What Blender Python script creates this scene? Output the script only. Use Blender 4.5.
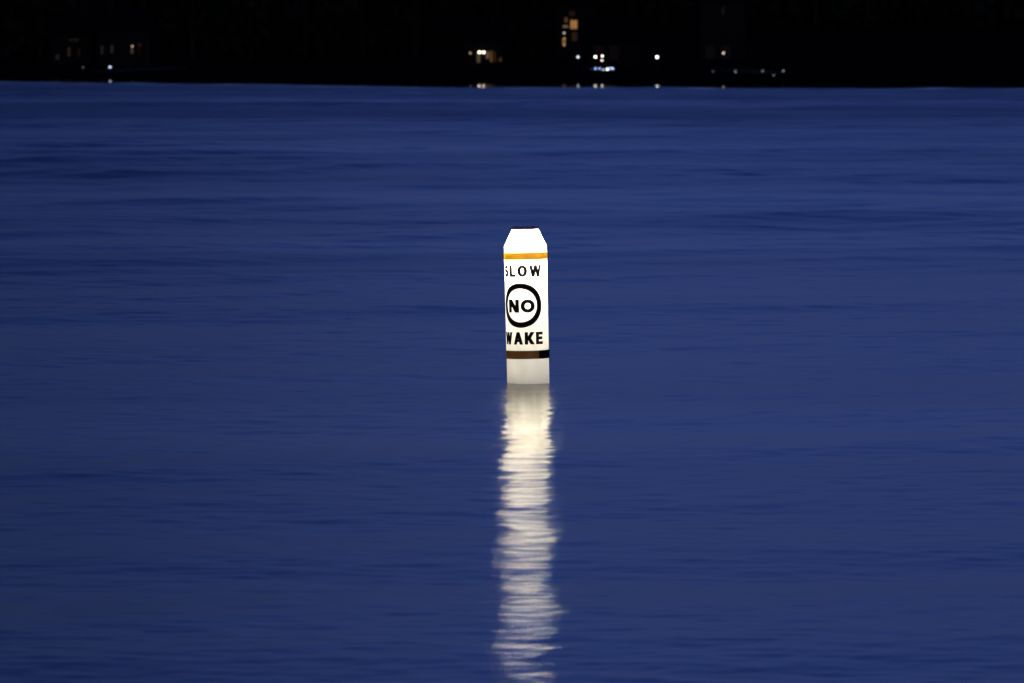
import bpy, math, random
import numpy as np
R_ = math.radians
C = bpy.context.scene
for o in list(bpy.data.objects): bpy.data.objects.remove(o)
random.seed(7); rng = np.random.default_rng(11)

# ---------------------------------------------------------------- camera
W, H, F = 1024, 683, 5689.0
CAM_H, BUOY_D = 1.775, 30.6
PITCH = math.atan((341.5-52)/F)
cd = bpy.data.cameras.new('camera'); cam = bpy.data.objects.new('camera', cd); C.collection.objects.link(cam)
cam.location = (0, 0, CAM_H); cam.rotation_euler = (math.pi/2-PITCH, 0, 0)
cd.sensor_width = 36; cd.lens = 36*F/W; cd.clip_start = .5; cd.clip_end = 6000
cd.dof.use_dof = True; cd.dof.focus_distance = 30.6; cd.dof.aperture_fstop = 10
C.camera = cam
# ---------------------------------------------------------------- sky: deep dusk, sun just below the horizon
SUN_EL, SUN_ROT = R_(6.0), R_(180)
w = bpy.data.worlds.new('World'); C.world = w; w.use_nodes = True
nt = w.node_tree; bg = nt.nodes['Background']
sky = nt.nodes.new('ShaderNodeTexSky'); sky.sky_type = 'NISHITA'; sky.sun_disc = False
sky.sun_elevation = SUN_EL; sky.sun_rotation = SUN_ROT; sky.ozone_density = 4.0; sky.air_density = 1.0; sky.dust_density = .6
SKY_STRENGTH = .109
# added sky mottling, and a leftward dimming put in to darken the water
tc = nt.nodes.new('ShaderNodeTexCoord')
mpg = nt.nodes.new('ShaderNodeMapping'); mpg.inputs['Scale'].default_value = (1.4, 1.4, 9)
nz = nt.nodes.new('ShaderNodeTexNoise'); nz.inputs['Scale'].default_value = 1.3; nz.inputs['Detail'].default_value = 3
mr = nt.nodes.new('ShaderNodeMapRange'); mr.inputs[1].default_value = .3; mr.inputs[2].default_value = .7
mr.inputs[3].default_value = .86; mr.inputs[4].default_value = 1.12
sx = nt.nodes.new('ShaderNodeSeparateXYZ')
mx = nt.nodes.new('ShaderNodeMapRange'); mx.inputs[1].default_value = -.10; mx.inputs[2].default_value = .02
mx.inputs[3].default_value = .60; mx.inputs[4].default_value = 1.0; mx.interpolation_type = 'SMOOTHSTEP'
mm = nt.nodes.new('ShaderNodeMath'); mm.operation = 'MULTIPLY'
m2 = nt.nodes.new('ShaderNodeVectorMath'); m2.operation = 'MULTIPLY'
tint = nt.nodes.new('ShaderNodeVectorMath'); tint.operation = 'MULTIPLY'; tint.inputs[1].default_value = (.55, .445, 1.05)
L = nt.links.new
L(tc.outputs['Generated'], mpg.inputs[0]); L(mpg.outputs[0], nz.inputs['Vector']); L(nz.outputs[0], mr.inputs[0])
L(tc.outputs['Generated'], sx.inputs[0]); L(sx.outputs[0], mx.inputs[0])
L(mr.outputs[0], mm.inputs[0]); L(mx.outputs[0], mm.inputs[1])
L(sky.outputs[0], tint.inputs[0]); L(tint.outputs[0], m2.inputs[0]); L(mm.outputs[0], m2.inputs[1])
L(m2.outputs[0], bg.inputs[0]); bg.inputs[1].default_value = SKY_STRENGTH
# last afterglow of the sun, very weak and soft
sd = bpy.data.lights.new('sun', 'SUN'); sd.energy = .004; sd.angle = R_(15); sd.color = (1, .85, .7)
so = bpy.data.objects.new('sun', sd); C.collection.objects.link(so); so.rotation_euler = (R_(84), 0, R_(25))
C.view_settings.view_transform = 'Standard'; C.view_settings.look = 'None'
C.view_settings.exposure = 0; C.view_settings.gamma = 1; C.view_settings.use_curve_mapping = False
C.render.resolution_x, C.render.resolution_y = W, H
C.render.engine = 'CYCLES'; C.cycles.max_bounces = 10; C.cycles.sample_clamp_indirect = 80

# ---------------------------------------------------------------- helpers
def at(px, py, Y):
    "point seen at that pixel of the photograph, Y metres out"
    dx, dz = (px-W/2)/F, (H/2-py)/F
    fy = math.cos(PITCH)+dz*math.sin(PITCH); fz = -math.sin(PITCH)+dz*math.cos(PITCH)
    return (dx/fy*Y, Y, CAM_H+fz/fy*Y)
def mat(name, col, rough=.7, noise=0, nscale=3., emit=None, es=0, spec=.5, metal=0):
    m = bpy.data.materials.new(name); m.use_nodes = True; t = m.node_tree; b = t.nodes['Principled BSDF']
    b.inputs['Base Color'].default_value = (*col, 1); b.inputs['Roughness'].default_value = rough
    b.inputs['Specular IOR Level'].default_value = spec; b.inputs['Metallic'].default_value = metal
    if noise:
        c = t.nodes.new('ShaderNodeTexCoord'); n = t.nodes.new('ShaderNodeTexNoise'); n.inputs['Scale'].default_value = nscale
        n.inputs['Detail'].default_value = 5
        r = t.nodes.new('ShaderNodeMix'); r.data_type = 'RGBA'
        r.inputs[6].default_value = (*[max(0, x*(1-noise)) for x in col], 1); r.inputs[7].default_value = (*[x*(1+noise) for x in col], 1)
        t.links.new(c.outputs['Object'], n.inputs['Vector']); t.links.new(n.outputs[0], r.inputs[0]); t.links.new(r.outputs[2], b.inputs['Base Color'])
    if emit:
        b.inputs['Emission Color'].default_value = (*emit, 1); b.inputs['Emission Strength'].default_value = es
    return m
class MB:
    def __init__(s): s.v = []; s.f = []
    def add(s, vs, fs):
        n = len(s.v); s.v += [tuple(p) for p in vs]; s.f += [tuple(i+n for i in f) for f in fs]; return s
    def box(s, x0, x1, y0, y1, z0, z1):
        return s.add([(x0,y0,z0),(x1,y0,z0),(x1,y1,z0),(x0,y1,z0),(x0,y0,z1),(x1,y0,z1),(x1,y1,z1),(x0,y1,z1)],
                     [(0,3,2,1),(4,5,6,7),(0,1,5,4),(1,2,6,5),(2,3,7,6),(3,0,4,7)])
    def lathe(s, prof, n=48, cx=0, cy=0, cap=True):
        vs = [(cx+r*math.cos(2*math.pi*i/n), cy+r*math.sin(2*math.pi*i/n), z) for r, z in prof for i in range(n)]
        fs = [(k*n+i, k*n+(i+1) % n, (k+1)*n+(i+1) % n, (k+1)*n+i) for k in range(len(prof)-1) for i in range(n)]
        if cap: fs += [tuple(range(n))[::-1], tuple((len(prof)-1)*n+i for i in range(n))]
        return s.add(vs, fs)
    def build(s, name, m, parent=None, smooth=False, **kw):
        me = bpy.data.meshes.new(name); me.from_pydata(s.v, [], s.f); me.update()
        if m: me.materials.append(m)
        if smooth: me.polygons.foreach_set('use_smooth', [True]*len(me.polygons)); me.set_sharp_from_angle(angle=R_(35))
        o = bpy.data.objects.new(name, me); C.collection.objects.link(o); o.parent = parent
        for k, v in kw.items(): o[k] = v
        return o
def thing(name, label, cat, loc, group=None):
    o = bpy.data.objects.new(name, None); C.collection.objects.link(o); o.location = loc
    o.empty_display_size = .3; o['label'] = label; o['category'] = cat
    if group: o['group'] = group
    return o

# ---------------------------------------------------------------- water: one sheet of real waves
def ybound(x):        # where the ruffled lake meets the sheltered calm strip under the far shore
    return np.interp(x, [-60, -31, -14, -4, 20, 60], [366, 342, 310, 286, 277, 280])+2.0*np.sin(x*.35)+1.2*np.sin(x*.9+1)
rows = [-400, -200, -100, -50, -25, -12, -5, 0, 3]; y = 4.0
while y < 13: rows.append(y); y += .06
while y < 420: rows.append(y); y += max(.015, y*.0013)
rows += [430, 445, 470, 500, 540, 600, 700, 900, 1400]
rows = np.array(rows); ny = len(rows)
uc = np.linspace(-1, 1, 341); uo = 1+np.array([.01,.03,.08,.2,.5,1.2,3,8,20,60])
u = np.concatenate([-uo[::-1], uc, uo]); nx = len(u)
hw = np.maximum(rows, 8)*.115+1.4
X = hw[:, None]*np.sign(u)[None]*np.minimum(np.abs(u), 1)[None]
ex = np.maximum(np.abs(u)-1, 0)/60
X = X+np.sign(u)[None]*ex[None]*2500
Y = np.repeat(rows[:, None], nx, 1)
dy = np.gradient(rows)[:, None]*np.ones((1, nx)); dx = np.gradient(X, axis=1)
cell = np.maximum(dy, dx*.6)
NW = 170
lam = np.exp(rng.uniform(math.log(.065), math.log(9), NW)); lam.sort()
ang = rng.normal(R_(-16), R_(46), NW)
SLOPE = .045
wt = np.interp(lam, [.12, .4, .7, 1.5, 3, 9], [1.35, 1, .45, .34, .42, .6])
sl = SLOPE*wt/np.sqrt((wt**2).sum())
# a low slanting swell on top of the ripples
lam = np.concatenate([lam, rng.uniform(1.1, 3.0, 9)]); ang = np.concatenate([ang, rng.normal(R_(-24), R_(7), 9)]); sl = np.concatenate([sl, np.full(9, .0044)])
Z = np.zeros_like(X)
for l, a, s in zip(lam, ang, sl):
    k = 2*math.pi/l; ph = rng.uniform(0, 6.28)
    wgt = np.clip((l/cell-2.2)/2.5, 0, 1)
    if l > .5: wgt = wgt*(1+1.3*np.clip((Y-30)/45, 0, 1))      # out of the lee of the near shore the waves build up
    Z += wgt*s*math.sqrt(2)/k*np.sin(k*(X*math.sin(a)+Y*math.cos(a))+ph)
# gusts: the ripples are stronger in some patches than in others
g = np.ones_like(X)
for _ in range(9):
    kk = 2*math.pi/rng.uniform(5, 45); aa = rng.uniform(0, 6.28); g += .11*np.sin(kk*(X*math.sin(aa)+Y*math.cos(aa))+rng.uniform(0, 6.28))
calm = 1-np.clip((Y-ybound(X)+6)/8, 0, 1)
edge = Y+6*np.sin(X*.09+.5)+3*np.sin(X*.23)
gust_belt = np.clip((edge-135)/25, 0, 1)*np.clip((420-edge)/14, 0, 1)*(1-.75*np.exp(-((edge-203)/9)**2))   # a rougher, wind-brushed belt
Z *= np.clip(g, .8, 1.25)*calm
me = bpy.data.meshes.new('water')
V = np.stack([X, Y, Z], -1).reshape(-1, 3)
idx = np.arange(ny*nx).reshape(ny, nx)
Q = np.stack([idx[:-1, :-1], idx[:-1, 1:], idx[1:, 1:], idx[1:, :-1]], -1).reshape(-1, 4)
me.vertices.add(len(V)); me.vertices.foreach_set('co', V.ravel())
me.loops.add(Q.size); me.loops.foreach_set('vertex_index', Q.ravel().astype(np.int32))
me.polygons.add(len(Q)); me.polygons.foreach_set('loop_start', (np.arange(len(Q))*4).astype(np.int32))
me.polygons.foreach_set('loop_total', np.full(len(Q), 4, np.int32)); me.polygons.foreach_set('use_smooth', np.ones(len(Q), bool))
ca = me.attributes.new('calm', 'FLOAT', 'POINT'); ca.data.foreach_set('value', (1-calm).ravel())
la = me.attributes.new('gust_belt', 'FLOAT', 'POINT'); la.data.foreach_set('value', (1+.30*gust_belt).ravel())
me.update(); me.validate()
water = bpy.data.objects.new('water', me); C.collection.objects.link(water); water['kind'] = 'structure'
m = bpy.data.materials.new('lake_water'); m.use_nodes = True; t = m.node_tree; b = t.nodes['Principled BSDF']
b.inputs['Base Color'].default_value = (.002, .006, .018, 1); b.inputs['IOR'].default_value = 1.333
def N(k, **kw):
    n = t.nodes.new(k)
    for a, v in kw.items(): setattr(n, a, v)
    return n
g_ = N('ShaderNodeNewGeometry'); sp = N('ShaderNodeSeparateXYZ'); t.links.new(g_.outputs['Position'], sp.inputs[0])
r1 = N('ShaderNodeMapRange'); t.links.new(sp.outputs[1], r1.inputs[0])
for i, v in zip((1, 2, 3, 4), (14, 90, .188, .22)): r1.inputs[i].default_value = v
mp = N('ShaderNodeMapping'); mp.inputs['Scale'].default_value = (.03, .08, 1); t.links.new(g_.outputs['Position'], mp.inputs[0])
n1 = N('ShaderNodeTexNoise'); n1.inputs['Scale'].default_value = 1; n1.inputs['Detail'].default_value = 4; t.links.new(mp.outputs[0], n1.inputs['Vector'])
r2 = N('ShaderNodeMapRange'); t.links.new(n1.outputs[0], r2.inputs[0])
for i, v in zip((1, 2, 3, 4), (.35, .65, .9, 1.1)): r2.inputs[i].default_value = v
mu = N('ShaderNodeMath', operation='MULTIPLY'); t.links.new(r1.outputs[0], mu.inputs[0]); t.links.new(r2.outputs[0], mu.inputs[1])
at_ = N('ShaderNodeAttribute'); at_.attribute_name = 'calm'
mi = N('ShaderNodeMix'); mi.data_type = 'FLOAT'; t.links.new(at_.outputs['Fac'], mi.inputs[0]); al = N('ShaderNodeAttribute'); al.attribute_name = 'gust_belt'; m3 = N('ShaderNodeMath', operation='MULTIPLY')
t.links.new(mu.outputs[0], m3.inputs[0]); t.links.new(al.outputs['Fac'], m3.inputs[1])
tg = N('ShaderNodeCombineXYZ'); tg.inputs[1].default_value = 1; t.links.new(tg.outputs[0], b.inputs['Tangent'])   # the finest ripples run across the view
an = N('ShaderNodeMapRange'); t.links.new(at_.outputs['Fac'], an.inputs[0]); an.inputs[3].default_value = .76; an.inputs[4].default_value = 0; t.links.new(an.outputs[0], b.inputs['Anisotropic'])
t.links.new(m3.outputs[0], mi.inputs[2]); mi.inputs[3].default_value = .035
t.links.new(mi.outputs[0], b.inputs['Roughness'])
me.materials.append(m)

# ---------------------------------------------------------------- far shore
def yshore(x):
    return float(np.interp(x, [-200, -60, -40, -8, 1, 5, 14, 40, 200], [560, 560, 566, 584, 584, 540, 512, 508, 520]))+1.5*math.sin(x*.21)
GM = mat('dark_earth', (.008, .008, .006), 1, .5, .2, spec=0)
xs = np.concatenate([[-1600, -900, -500, -300], np.linspace(-200, 200, 161), [300, 500, 900, 1600]])
offs = [(-8, -.8), (-1, -.15), (0, .03), (1.2, .22), (6, .35), (30, .6), (60, 1.3), (110, 5), (180, 12), (300, 24), (600, 34), (1300, 20)]
gb = MB(); vs = []; fs = []
for i, x in enumerate(xs):
    e = float(ybound(x))+30+2*math.sin(x*.27+2)
    for yy, z in ((e-3, -.4), (e, -.02), (e+.6, .03), (e+60, .05)): vs.append((x, yy, z))     # low marshy flat in front of the houses
    for j, (o_, z) in enumerate(offs): vs.append((x, yshore(x)+o_, max(.06, z)+(.12*math.sin(x*.5+j)*(j > 3))))
nj = len(offs)+4
for i in range(len(xs)-1):
    for j in range(nj-1): fs.append((i*nj+j, (i+1)*nj+j, (i+1)*nj+j+1, i*nj+j+1))
gb.add(vs, fs).build('hillside', GM, kind='structure', smooth=True)

# dark wood behind the houses: trunks and crowns of leaf clumps, one dense mass
def woodland():
    T = MB(); P = []
    leafv = []; leaff = []
    n = 0
    for k in range(420):
        x = -330+660*(k+random.random())/420
        back = random.choice([62, 78, 96, 120])+random.uniform(-6, 6)
        if random.random() < .25: back = random.uniform(45, 60)
        y = yshore(x)+back; z0 = .8+max(0, back-60)*.07
        if abs(x) < 70 and y < 612: y = 612+random.uniform(0, 12)
        h = random.uniform(11, 19); r = random.uniform(3.2, 5.2)
        T.lathe([(.35, z0-.5), (.22, z0+h*.5), (.05, z0+h*.9)], 7, x, y)
        clumps = [(rng.normal(0, r*.42), rng.normal(0, r*.42), z0+h*rng.uniform(.12, 1)) for _ in range(16)]
        for cx, cy, cz in clumps:
            q = 16
            c = rng.normal(0, 1, (q, 3))*np.array([.95, .95, .7])+np.array([x+cx, y+cy, cz])
            a = rng.normal(0, 1, (q, 3)); a /= np.linalg.norm(a, axis=1)[:, None]
            b_ = np.cross(a, rng.normal(0, 1, (q, 3))); b_ /= np.linalg.norm(b_, axis=1)[:, None]
            s = rng.uniform(.45, .9, (q, 1))
            vv = np.stack([c-a*s, c+b_*s*.6, c+a*s, c-b_*s*.6], 1).reshape(-1, 3)
            leafv.append(vv); leaff += [(n+4*i, n+4*i+1, n+4*i+2, n+4*i+3) for i in range(q)]; n += 4*q
    T.add(np.concatenate(leafv).tolist(), leaff)
    o = T.build('woodland', mat('dark_foliage', (.016, .022, .010), .95, .5, .3, spec=.05), kind='stuff')
    o['label'] = 'dark tree covered shore behind the house lights across the lake'; o['category'] = 'woodland'
woodland()

WALL = [mat('timber_wall', (.012, .01, .008), .95, .2, 2, spec=0), mat('stone_wall', (.013, .011, .009), .95, .3, 3, spec=0), mat('painted_wall', (.016, .014, .012), .95, .15, 2, spec=0)]
ROOF = mat('roof_shingle', (.007, .007, .006), 1, .3, 6, spec=0); TRIM = mat('window_trim', (.012, .01, .009), .9, spec=0)
DARKG = mat('dark_glass', (.004, .004, .004), .3, spec=.1); POST = mat('dark_metal', (.02, .02, .02), .7, spec=.2)
WOOD = mat('dock_planks', (.025, .022, .018), .9, .3, 4, spec=.1)
_em = {}
def glow(col, s):
    k = (col, s)
    if k not in _em: _em[k] = mat('lit_glass', (.02, .02, .02), .6, spec=.1, emit=col, es=s)
    return _em[k]
WARM, AMBER, RED, COOL, BLUE, GREEN = (1, .72, .42), (1, .48, .14), (.9, .28, .12), (.85, .92, 1), (.22, .38, 1), (.6, .8, .5)
PW = 1/F
def window(root, x, z, w_, h_, mt, label=None, y=0, bars=1):
    m_ = MB(); tk = .09
    m_.box(x-w_/2-tk, x-w_/2, y-.06, y+.04, z-h_/2-tk, z+h_/2+tk).box(x+w_/2, x+w_/2+tk, y-.06, y+.04, z-h_/2-tk, z+h_/2+tk)
    m_.box(x-w_/2, x+w_/2, y-.06, y+.04, z+h_/2, z+h_/2+tk).box(x-w_/2, x+w_/2, y-.06, y+.04, z-h_/2-tk, z-h_/2)
    for i in range(bars):
        xx = x-w_/2+w_*(i+1)/(bars+1); m_.box(xx-.02, xx+.02, y-.05, y-.025, z-h_/2, z+h_/2)
    f = m_.build('window', TRIM, root)
    if label: f['label'] = label
    MB().box(x-w_/2, x+w_/2, y-.02, y+.02, z-h_/2, z+h_/2).build('pane', mt, f)
def globe(mb, x, y, z, r):
    mb.lathe([(r*math.sin(a)+1e-4, z-r*math.cos(a)) for a in np.linspace(.05, math.pi-.05, 9)], 12, x, y)
def house(name, label, D, x0, x1, eave, wall, wins, lamps=(), base=.35, unlit=(), chimney=None, ridge=1.9):
    cx = (x0+x1)/2; root = thing(name, label, 'house', (cx, D, base)); hwid = (x1-x0)/2; e = eave-base; dep = 9
    MB().box(-hwid, hwid, .05, dep, -.6, e).add([(-hwid,.05,e),(-hwid,dep,e),(-hwid,dep/2,e+ridge-.1),(hwid,.05,e),(hwid,dep,e),(hwid,dep/2,e+ridge-.1)], [(0,1,2),(5,4,3)]).build('wall', wall, root)
    o_ = .45
    rf = MB().add([(-hwid-o_,-.5,e-.12),(hwid+o_,-.5,e-.12),(hwid+o_,dep/2,e+ridge),(-hwid-o_,dep/2,e+ridge),(-hwid-o_,dep+.5,e-.12),(hwid+o_,dep+.5,e-.12),
                   (-hwid-o_,-.5,e+.05),(hwid+o_,-.5,e+.05),(hwid+o_,dep/2,e+ridge+.18),(-hwid-o_,dep/2,e+ridge+.18),(-hwid-o_,dep+.5,e+.05),(hwid+o_,dep+.5,e+.05)],
                  [(0,1,2,3),(3,2,5,4),(9,8,7,6),(10,11,8,9),(0,6,7,1),(4,5,11,10),(0,3,9,6),(3,4,10,9),(1,7,8,2),(2,8,11,5)]).build('roof', ROOF, root)
    if chimney is not None: MB().box(chimney-.4, chimney+.4, 3.2, 4.1, e+.8, e+ridge+1.2).build('chimney', WALL[1], rf)
    for px, py, wp, hp, col, s, lb in wins:
        p = at(px, py, D); window(root, p[0]-cx, p[2]-base, wp*D*PW, hp*D*PW, glow(col, s), lb, bars=0 if wp < 4 else 1)
    for x, z in unlit: window(root, x, z, .9, 1.3, DARKG)
    dx_ = hwid*.62 if not unlit else hwid*.82
    dr = MB().box(dx_-.45, dx_+.45, -.02, .045, 0, 2.05).build('door', TRIM, root); MB().box(dx_-.36, dx_-.30, -.08, -.022, .95, 1.1).build('handle', POST, dr)
    for px, py, rr, col, s, lb in lamps:
        p = at(px, py, D-.35); rr *= .65; m_ = MB(); globe(m_, p[0]-cx, -.35, p[2]-base, rr)
        g__ = m_.build('wall_lamp', glow(col, s), root, smooth=True); g__['label'] = lb
        MB().box(p[0]-cx-.03, p[0]-cx+.03, -.35, .048, p[2]-base+rr, p[2]-base+rr+.05).build('bracket', POST, g__)
    return root
xa = lambda px, D: at(px, 50, D)[0]
# left shore, two dim houses
house('lake_house', 'dim lakeside house at far left with two faint yellow windows', 572, xa(50, 572), xa(90, 572), 3.9, WALL[0],
      [(57.5, 57, 3.5, 5, WARM, .012, None), (69, 52, 2.5, 9, WARM, .017, None), (79, 52.5, 2.5, 8, WARM, .017, None), (74, 40, 10, 2.2, WARM, .008, 'faint wide window strip under the eave')], chimney=1.2)
house('lake_house', 'dim house with one bright porch lamp beside a reddish window, left part of far shore', 575, xa(96, 575), xa(150, 575), 4.2, WALL[2],
      [(102, 50, 2.2, 9, COOL, .012, None), (112, 49, 2.5, 8, COOL, .015, None), (139.5, 49, 3.5, 11, RED, .022, 'reddish lit window'), (132, 51, 2.2, 5, WARM, .05, None)],
      [(132.3, 46.3, .13, WARM, 1.0, 'brightest porch lamp')], chimney=-1.5)
# centre-left house with the two bright lamps
house('lake_house', 'far house with a pair of bright porch lamps above warm dim windows', 594, xa(464, 594), xa(504, 594), 3.1, WALL[0],
      [(478.5, 58, 3, 9, WARM, .07, None), (487.5, 55, 3, 7, WARM, .10, None), (493, 56.5, 5.5, 11, AMBER, .10, 'warm amber window'), (500, 59.5, 2.2, 4, AMBER, .14, None)],
      [(479.3, 52.3, .17, (1, .86, .62), 7, 'left bright porch lamp'), (483.6, 52.3, .17, (1, .86, .62), 7, 'right bright porch lamp'), (470.3, 53, .13, WARM, .8, 'dim porch lamp')], chimney=1)
# tall house with the orange window
house('tall_house', 'tall far house with a glowing orange upper window', 590, xa(555, 590), xa(592, 590), 6.9, WALL[1],
      [(573.8, 24.5, 6.5, 8.5, AMBER, .34, 'bright orange upper window'), (574.5, 36.5, 5, 9, AMBER, .02, 'dim window under the orange one'), (565.5, 26.5, 5, 2, WARM, .16, None),
       (566, 20, 3, 5, AMBER, .07, None), (572, 13.5, 6, 5, AMBER, .010, None), (564, 42, 3, 7, AMBER, .20, 'amber ground floor window')],
      [(564.2, 33, .15, (1, .8, .7), .9, 'upper stair lamp'), (564.2, 38.3, .12, WARM, .6, 'lower stair lamp'), (564, 45, .14, WARM, .6, 'lowest stair lamp')], chimney=-.9, base=.5)
# right: low dark cabin behind the lamps
house('cabin', 'dark low cabin between the tall house and the lone white lamp', 545, xa(590, 545), xa(640, 545), 3.0, WALL[0], [], unlit=[(-1.5, 1.35), (-.1, 1.35)], base=.35)
house('cabin', 'dark cabin on the right with one very faint upper window', 560, xa(700, 560), xa(745, 560), 6.8, WALL[2],
      [(723, 11, 2.2, 7, COOL, .006, 'very faint tall window')], unlit=[(-1.2, 1.35), (.3, 1.35)], base=.4, chimney=.5)

def dock(label, x, y0, y1, w_=1.6, xl=None):
    r = thing('boardwalk', label, 'boardwalk', (x, y0, 0))
    MB().box(-w_/2, w_/2, 0, y1-y0, .14, .24).build('deck', WOOD, r)
    if xl: MB().box(xl[0]-x, xl[1]-x, 0, 2, .145, .245).build('deck', WOOD, r)
    k = 0
    while k < y1-y0:
        for s in (-1, 1): MB().lathe([(.09, -1.2), (.09, .45), (.05, .5)], 8, s*(w_/2+.1), k+.3).build('pile', WOOD, r)
        k += 14
dock('far left boardwalk carrying the small bluish white light', xa(110, 470), 464, 568)
dock('wide boardwalk with the row of blue lights', xa(603, 480), 476, 545, xl=(xa(589, 480), xa(616, 480)))
dock('boardwalk end on the right with the single white lamp', xa(737, 470), 462, 512)
dock('boardwalk on the right nearest the camera with three faint lamps', xa(774, 415), 410, 512, xl=(xa(760, 415), xa(786, 415)))

def lamp(px, py, D, ground, r, col, s, name, label, cat='lamp', group=None):
    p = at(px, py, D); z = p[2]-ground; root = thing(name, label, cat, (p[0], D, ground), group)
    r *= .62; s *= 1.25
    m_ = MB(); globe(m_, 0, 0, z, r)
    if z > r: MB().lathe([(.07, 0), (.035, .04), (.03, z-r+.01)], 8).build('post', POST, root, smooth=True)
    m_.build('lamp_globe', glow(col, s), root, smooth=True)
    MB().lathe([(r*.9, z+r*.8), (r*.3, z+r*1.25)], 12).build('lamp_cap', POST, root)
PG = 'post lamps along the far shore'; DG = 'small deck lights on the far boardwalks'
lamp(578, 57, 520, .35, .14, COOL, 2.2, 'post_lamp', 'white lamp just below the tall house, left of the lamp cluster', group=PG)
lamp(595.4, 56.8, 518, .35, .15, (1, .9, .72), 6, 'post_lamp', 'warm bright lamp, left one of the pair above the blue boardwalk lights', group=PG)
lamp(602.3, 56, 518, .35, .14, (1, .93, .8), 3, 'post_lamp', 'white lamp, right upper one above the blue boardwalk lights', group=PG)
lamp(602, 60.3, 516, .3, .13, (1, .93, .8), 2.2, 'post_lamp', 'short lamp directly under the right upper white lamp', group=PG)
lamp(657.2, 57, 518, .35, .16, (1, .95, .85), 6, 'post_lamp', 'lone bright white lamp on the shore right of the cluster', group=PG)
lamp(723.5, 53, 540, .5, .14, (1, .75, .65), 1.6, 'post_lamp', 'pinkish lamp in front of the dark right cabin', group=PG)
lamp(123, 22.6, 600, 1.0, .12, GREEN, .14, 'post_lamp', 'very dim tall lamp above the left houses', group=PG)
lamp(110, 67, 465, .24, .12, (.6, .7, 1), 2.4, 'deck_light', 'bluish white light on the far left boardwalk', group=DG)
lamp(83, 67.3, 500, .02, .11, GREEN, .16, 'deck_light', 'very faint greenish light left of the bluish one', group=DG)
for px, py, r, col, s, lb in [(592.3, 68.4, .09, BLUE, 2.2, 'leftmost blue light of the boardwalk row'), (595.6, 68.6, .10, (.35, .5, 1), 3, 'second blue light of the boardwalk row'),
        (599.8, 68.4, .10, (.3, .45, 1), 3, 'third blue light of the boardwalk row'), (603.6, 70.3, .10, COOL, 3, 'low white light in the middle of the blue boardwalk row'),
        (607.4, 69.2, .13, (.75, .85, 1), 5, 'brightest white light of the blue boardwalk row'), (610, 68.3, .09, (.5, .6, 1), 3, 'small bluish light right of the brightest boardwalk light'), (612.6, 68.5, .10, (.5, .65, 1), 4, 'rightmost light of the blue boardwalk row')]:
    lamp(px, py, 478, .245, r, col, s, 'deck_light', lb, group=DG)
lamp(713, 71.5, 464, .02, .10, COOL, .12, 'deck_light', 'very faint light left of the single white boardwalk lamp', group=DG)
lamp(735.8, 71.5, 464, .24, .12, COOL, 2.4, 'deck_light', 'single white lamp on the right boardwalk end', group=DG)
lamp(763, 71, 414, .245, .09, COOL, .5, 'deck_light', 'left one of the three faint lamps on the nearest right boardwalk', group=DG)
lamp(773.6, 75, 411, .245, .08, COOL, .35, 'deck_light', 'lower middle one of the three faint lamps on the nearest right boardwalk', group=DG)
lamp(783.4, 71, 414, .245, .09, COOL, .42, 'deck_light', 'right one of the three faint lamps on the nearest right boardwalk', group=DG)

# ---------------------------------------------------------------- the buoy
BR = .1143; bx = at(528.3, 382, BUOY_D)
root = thing('buoy', 'lit white cylindrical buoy reading SLOW NO WAKE standing in dark blue water', 'buoy', (bx[0], BUOY_D, 0))
root.rotation_euler = (0, R_(-1.25), 0)
PX = BUOY_D/F/math.cos(PITCH)
zz = lambda py: (382.3-py)*PX
def plastic(name, col, tr=.5, rough=.35, noise=.05):
    m = bpy.data.materials.new(name); m.use_nodes = True; t = m.node_tree; t.nodes.clear()
    o = t.nodes.new('ShaderNodeOutputMaterial'); d = t.nodes.new('ShaderNodeBsdfDiffuse'); s = t.nodes.new('ShaderNodeBsdfTranslucent')
    x = t.nodes.new('ShaderNodeMixShader'); g = t.nodes.new('ShaderNodeBsdfGlossy'); y = t.nodes.new('ShaderNodeMixShader')
    c = t.nodes.new('ShaderNodeTexCoord'); mp = t.nodes.new('ShaderNodeMapping'); mp.inputs['Scale'].default_value = (1, 1, .35)
    n = t.nodes.new('ShaderNodeTexNoise'); n.inputs['Scale'].default_value = 22; n.inputs['Detail'].default_value = 5
    r = t.nodes.new('ShaderNodeMix'); r.data_type = 'RGBA'; r.inputs[6].default_value = (*[v*(1-noise*2) for v in col], 1); r.inputs[7].default_value = (*[min(1, v*(1+noise)) for v in col], 1)
    K = t.links.new
    K(c.outputs['Object'], mp.inputs[0]); K(mp.outputs[0], n.inputs['Vector']); K(n.outputs[0], r.inputs[0])
    K(r.outputs[2], d.inputs[0]); K(r.outputs[2], s.inputs[0]); x.inputs[0].default_value = tr
    K(d.outputs[0], x.inputs[1]); K(s.outputs[0], x.inputs[2]); g.inputs['Roughness'].default_value = rough
    y.inputs[0].default_value = .03; K(x.outputs[0], y.inputs[1]); K(g.outputs[0], y.inputs[2]); K(y.outputs[0], o.inputs[0])
    return m
SHELL = plastic('translucent_white_plastic', (.84, .825, .75))
BASE = plastic('greyer_white_plastic', (.78, .77, .72), .5, .4, .08)  # base plastic: slightly darker and more mottled than the shell
ORANGE = plastic('orange_reflective_film', (.36, .17, .008), .06, .3, .06)
BROWN = plastic('dark_orange_film', (.17, .075, .011), .16, .3, .15)  # lower band film: a darker brown than the upper orange
BLACK = mat('black_vinyl', (.007, .006, .005), .7, spec=.15); LID = mat('tan_lid', (.35, .27, .16), .5, .2, 40)
b1b, b1t, b2b, b2t = zz(259.3), zz(252.2), zz(358.2), zz(350.2)
shoulder, top = zz(243.2), zz(229.6); tr_ = 13.2*PX
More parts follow.
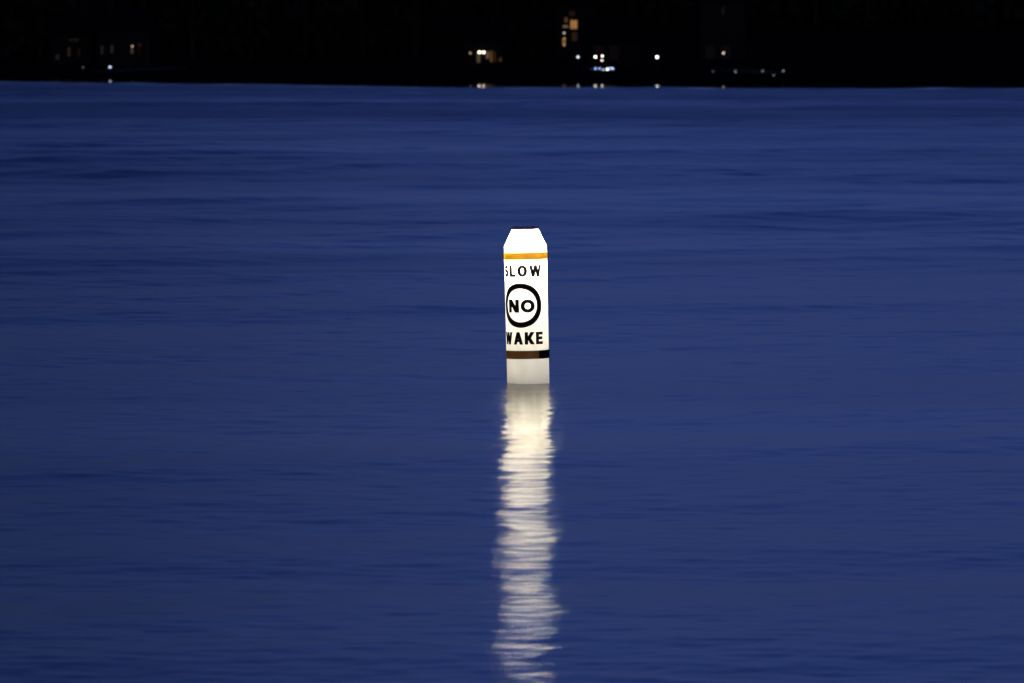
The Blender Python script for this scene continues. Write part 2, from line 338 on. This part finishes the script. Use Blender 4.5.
# shell: cap above the top band, body between the bands, base below
cp = [(BR, b1t), (BR, shoulder-.022)]+[(BR-.00062*k*k, shoulder-.022+.006*k) for k in (1, 2, 3, 4)]
x3, z3 = cp[-1]; cp += [(x3+(tr_-x3)*k, z3+(top-z3)*k) for k in (.33, .66, .97)]+[(tr_-.004, top), (0.001, top+.001)]
MB().lathe(cp, 72, cap=False).build('cap', SHELL, root, smooth=True)
MB().lathe([(BR, b2t+(b1b-b2t)*k/10) for k in range(11)], 96, cap=False).build('body', SHELL, root, smooth=True)
MB().lathe([(BR-.001, -.55), (BR-.001, -.2), (BR-.001, 0), (BR-.001, b2b)], 96, cap=False).build('base', BASE, root, smooth=True)
def band(z0, z1, m_, lb):
    o_ = .0032
    return MB().lathe([(BR-.0005, z0-.0008), (BR+o_, z0-.0006), (BR+o_, (z0+z1)/2), (BR+o_, z1+.0006), (BR-.0005, z1+.0008)], 96, cap=False).build('band', m_, root, smooth=True, label=lb)
band(b1b, b1t, ORANGE, 'glowing orange band under the cap'); band(b2b, b2t, BROWN, 'dark brown band near the waterline')
# black end of the lower band, wrapped round its right side
def wrap(quads, r, th=.0006):
    "quads given as (u, v) corners, u = arc length, v = height; wrapped on the cylinder"
    mb = MB()
    for q in quads:
        vs = []
        for rr in (r, r+th): vs += [(rr*math.sin(u_/BR), -rr*math.cos(u_/BR), v_) for u_, v_ in q]
        mb.add(vs, [(4,5,6,7),(3,2,1,0),(0,1,5,4),(1,2,6,5),(2,3,7,6),(3,0,4,7)])
    return mb
def rect(u0, u1, v0, v1):
    n = max(1, int(abs(u1-u0)/.005)); return [[(u0+(u1-u0)*i/n, v0), (u0+(u1-u0)*(i+1)/n, v0), (u0+(u1-u0)*(i+1)/n, v1), (u0+(u1-u0)*i/n, v1)] for i in range(n)]
wrap(rect(BR*R_(31), BR*R_(140), b2b-.0012, b2t+.0012), BR+.0036).build('tape_end', BLACK, root, label='black tape end on the right of the lower band')
UC = BR*R_(-16.6)
def diag(u0, v0, u1, v1, t_):
    n = max(2, int(math.hypot(u1-u0, v1-v0)/.006)); P = [(u0+(u1-u0)*i/n, v0+(v1-v0)*i/n) for i in range(n+1)]
    return [[(P[i][0]-t_/2, P[i][1]), (P[i][0]+t_/2, P[i][1]), (P[i+1][0]+t_/2, P[i+1][1]), (P[i+1][0]-t_/2, P[i+1][1])] for i in range(n)]
def ell(cu, cv, a, b_, ta, tb, n=56, pw=2.0):
    f = lambda th, A, B: (cu+A*math.copysign(abs(math.cos(th))**(2/pw), math.cos(th)), cv+B*math.copysign(abs(math.sin(th))**(2/pw), math.sin(th)))
    q = []
    for i in range(n):
        t0, t1 = 2*math.pi*i/n, 2*math.pi*(i+1)/n
        q.append([f(t0, a-ta, b_-tb), f(t0, a, b_), f(t1, a, b_), f(t1, a-ta, b_-tb)])
    return q
def ribbon(P, t_):
    q = []; n = len(P); nr = []
    for i in range(n):
        a, c = P[max(i-1, 0)], P[min(i+1, n-1)]; d = (c[0]-a[0], c[1]-a[1]); l = math.hypot(*d); nr.append((-d[1]/l*t_/2, d[0]/l*t_/2))
    for i in range(n-1):
        a, c, na, nc = P[i], P[i+1], nr[i], nr[i+1]
        q.append([(a[0]-na[0], a[1]-na[1]), (c[0]-nc[0], c[1]-nc[1]), (c[0]+nc[0], c[1]+nc[1]), (a[0]+na[0], a[1]+na[1])])
    return q
def letter(ch, u0, w_, v0, h, t_):
    "list of stroke groups; each group gets its own tiny lift so faces never share a plane"
    u1, v1 = u0+w_, v0+h; th = t_*.85; a = u0+t_/2; z = u1-t_/2
    if ch == 'L': return [rect(u0, u0+t_, v0, v1), rect(u0+t_, u1, v0, v0+th)]
    if ch == 'O': return [ell((u0+u1)/2, (v0+v1)/2, w_/2, h/2, t_, th, pw=2.05)]
    if ch == 'W':
        t_ *= .93; a = u0+t_/2; z = u1-t_/2; s = w_-t_; return [diag(a, v1, a+s*.25, v0, t_), diag(a+s*.25, v0, a+s*.5, v1, t_), diag(a+s*.5, v1, a+s*.75, v0, t_), diag(a+s*.75, v0, z, v1, t_)]
    if ch == 'N': return [rect(u0, u0+t_, v0, v1), diag(a, v1, z, v0, t_*1.25), rect(u1-t_, u1, v0, v1)]
    if ch == 'A': c = (u0+u1)/2; return [diag(a, v0, c, v1, t_), diag(z, v0, c, v1, t_), rect(u0+w_*.25, u1-w_*.25, v0+h*.2, v0+h*.2+th)]
    if ch == 'K': return [rect(u0, u0+t_, v0, v1), diag(u0+t_*.9, v0+h*.36, z, v1, t_*1.25), diag(u0+w_*.40, v0+h*.56, z, v0, t_*1.25)]
    if ch == 'E': return [rect(u0, u0+t_, v0, v1)]+[rect(u0+t_, u1-d, v, v+th) for v, d in ((v0, 0), (v0+h/2-th/2, w_*.08), (v1-th, 0))]
    if ch == 'S':
        P = []; c = (u0+u1)/2; ra, rb = w_/2-t_/2, h/4-th/4
        for k in range(15): an = R_(20+250*k/14); P.append((c+ra*math.cos(an), v1-th/2-rb+rb*math.sin(an)))
        for k in range(1, 15): an = R_(90-250*k/14); P.append((c+ra*math.cos(an), v0+th/2+rb+rb*math.sin(an)))
        return [ribbon(P, t_)]
def word(txt, uc, ww, v0, h, t_, gaps, lb):
    tot = sum(gaps.get(c, 1) for c in txt); gap = ww*.075*(4/len(txt))*(.52 if t_ < .0180 else .38)
    unit = (ww-gap*(len(txt)-1))/tot; u0 = uc-ww/2; mb = MB(); k = 0
    for c in txt:
        for grp in letter(c, u0, unit*gaps.get(c, 1), v0, h, t_):
            mm_ = wrap(grp, BR+.0007+.00012*(k % 4)); mb.add(mm_.v, mm_.f); k += 1
        u0 += unit*gaps.get(c, 1)+gap
    return mb.build('lettering', BLACK, root, label=lb)
px_ = PX
word('SLOW', UC, 45.5*px_, zz(276.3), 11.6*px_, 3.3*px_, {'S': .85, 'L': .75, 'O': .95, 'W': 1.3}, 'black word SLOW')
word('NO', UC, 28.5*px_, zz(312), 13.2*px_, 4.1*px_, {'N': 1, 'O': 1.12}, 'bold wide black word NO')
word('WAKE', UC, 46*px_, zz(343.8), 12.4*px_, 3.3*px_, {'W': 1.35, 'A': 1.05, 'K': 1, 'E': .85}, 'bold black word WAKE')
wrap(ell(UC, zz(304.8), 22.2*px_, 22.3*px_, 5.5*px_, 5.5*px_, 96), BR+.0007).build('emblem_ring', BLACK, root, label='thick black circle round the word NO')
MB().lathe([(tr_-.002, top-.001), (tr_+.0035, top+.001), (tr_+.003, top+.008), (tr_-.002, top+.012), (.001, top+.0125)], 48, cap=False).build('lid', LID, root, smooth=True)
for i in range(6):
    a = i*math.pi/3+.3; MB().lathe([(.006, top+.0125), (.005, top+.016)], 10, (tr_-.018)*math.cos(a), (tr_-.018)*math.sin(a)).build('screw', POST, root)
# the light inside: a diffuser tube and a brighter lamp head near the top
TUBE2 = mat('lamp_tube_upper_glass', (.6, .6, .6), .5, emit=(1, .95, .82), es=11); TUBE = mat('lamp_tube_glass', (.6, .6, .6), .5, emit=(1, .95, .81), es=6.5); HEAD = mat('lamp_head_glass', (.6, .6, .6), .5, emit=(1, .95, .82), es=1050)
tb = MB(); tb.lathe([(.018, -.12), (.018, .46)], 20).build('lamp_tube', TUBE, root, smooth=True)
ut = MB(); ut.lathe([(.018, .462), (.018, .64)], 20).build('lamp_tube', TUBE2, root, smooth=True)
hd = MB(); globe(hd, 0, 0, .752, .024); hd.build('lamp_head', HEAD, root, smooth=True)
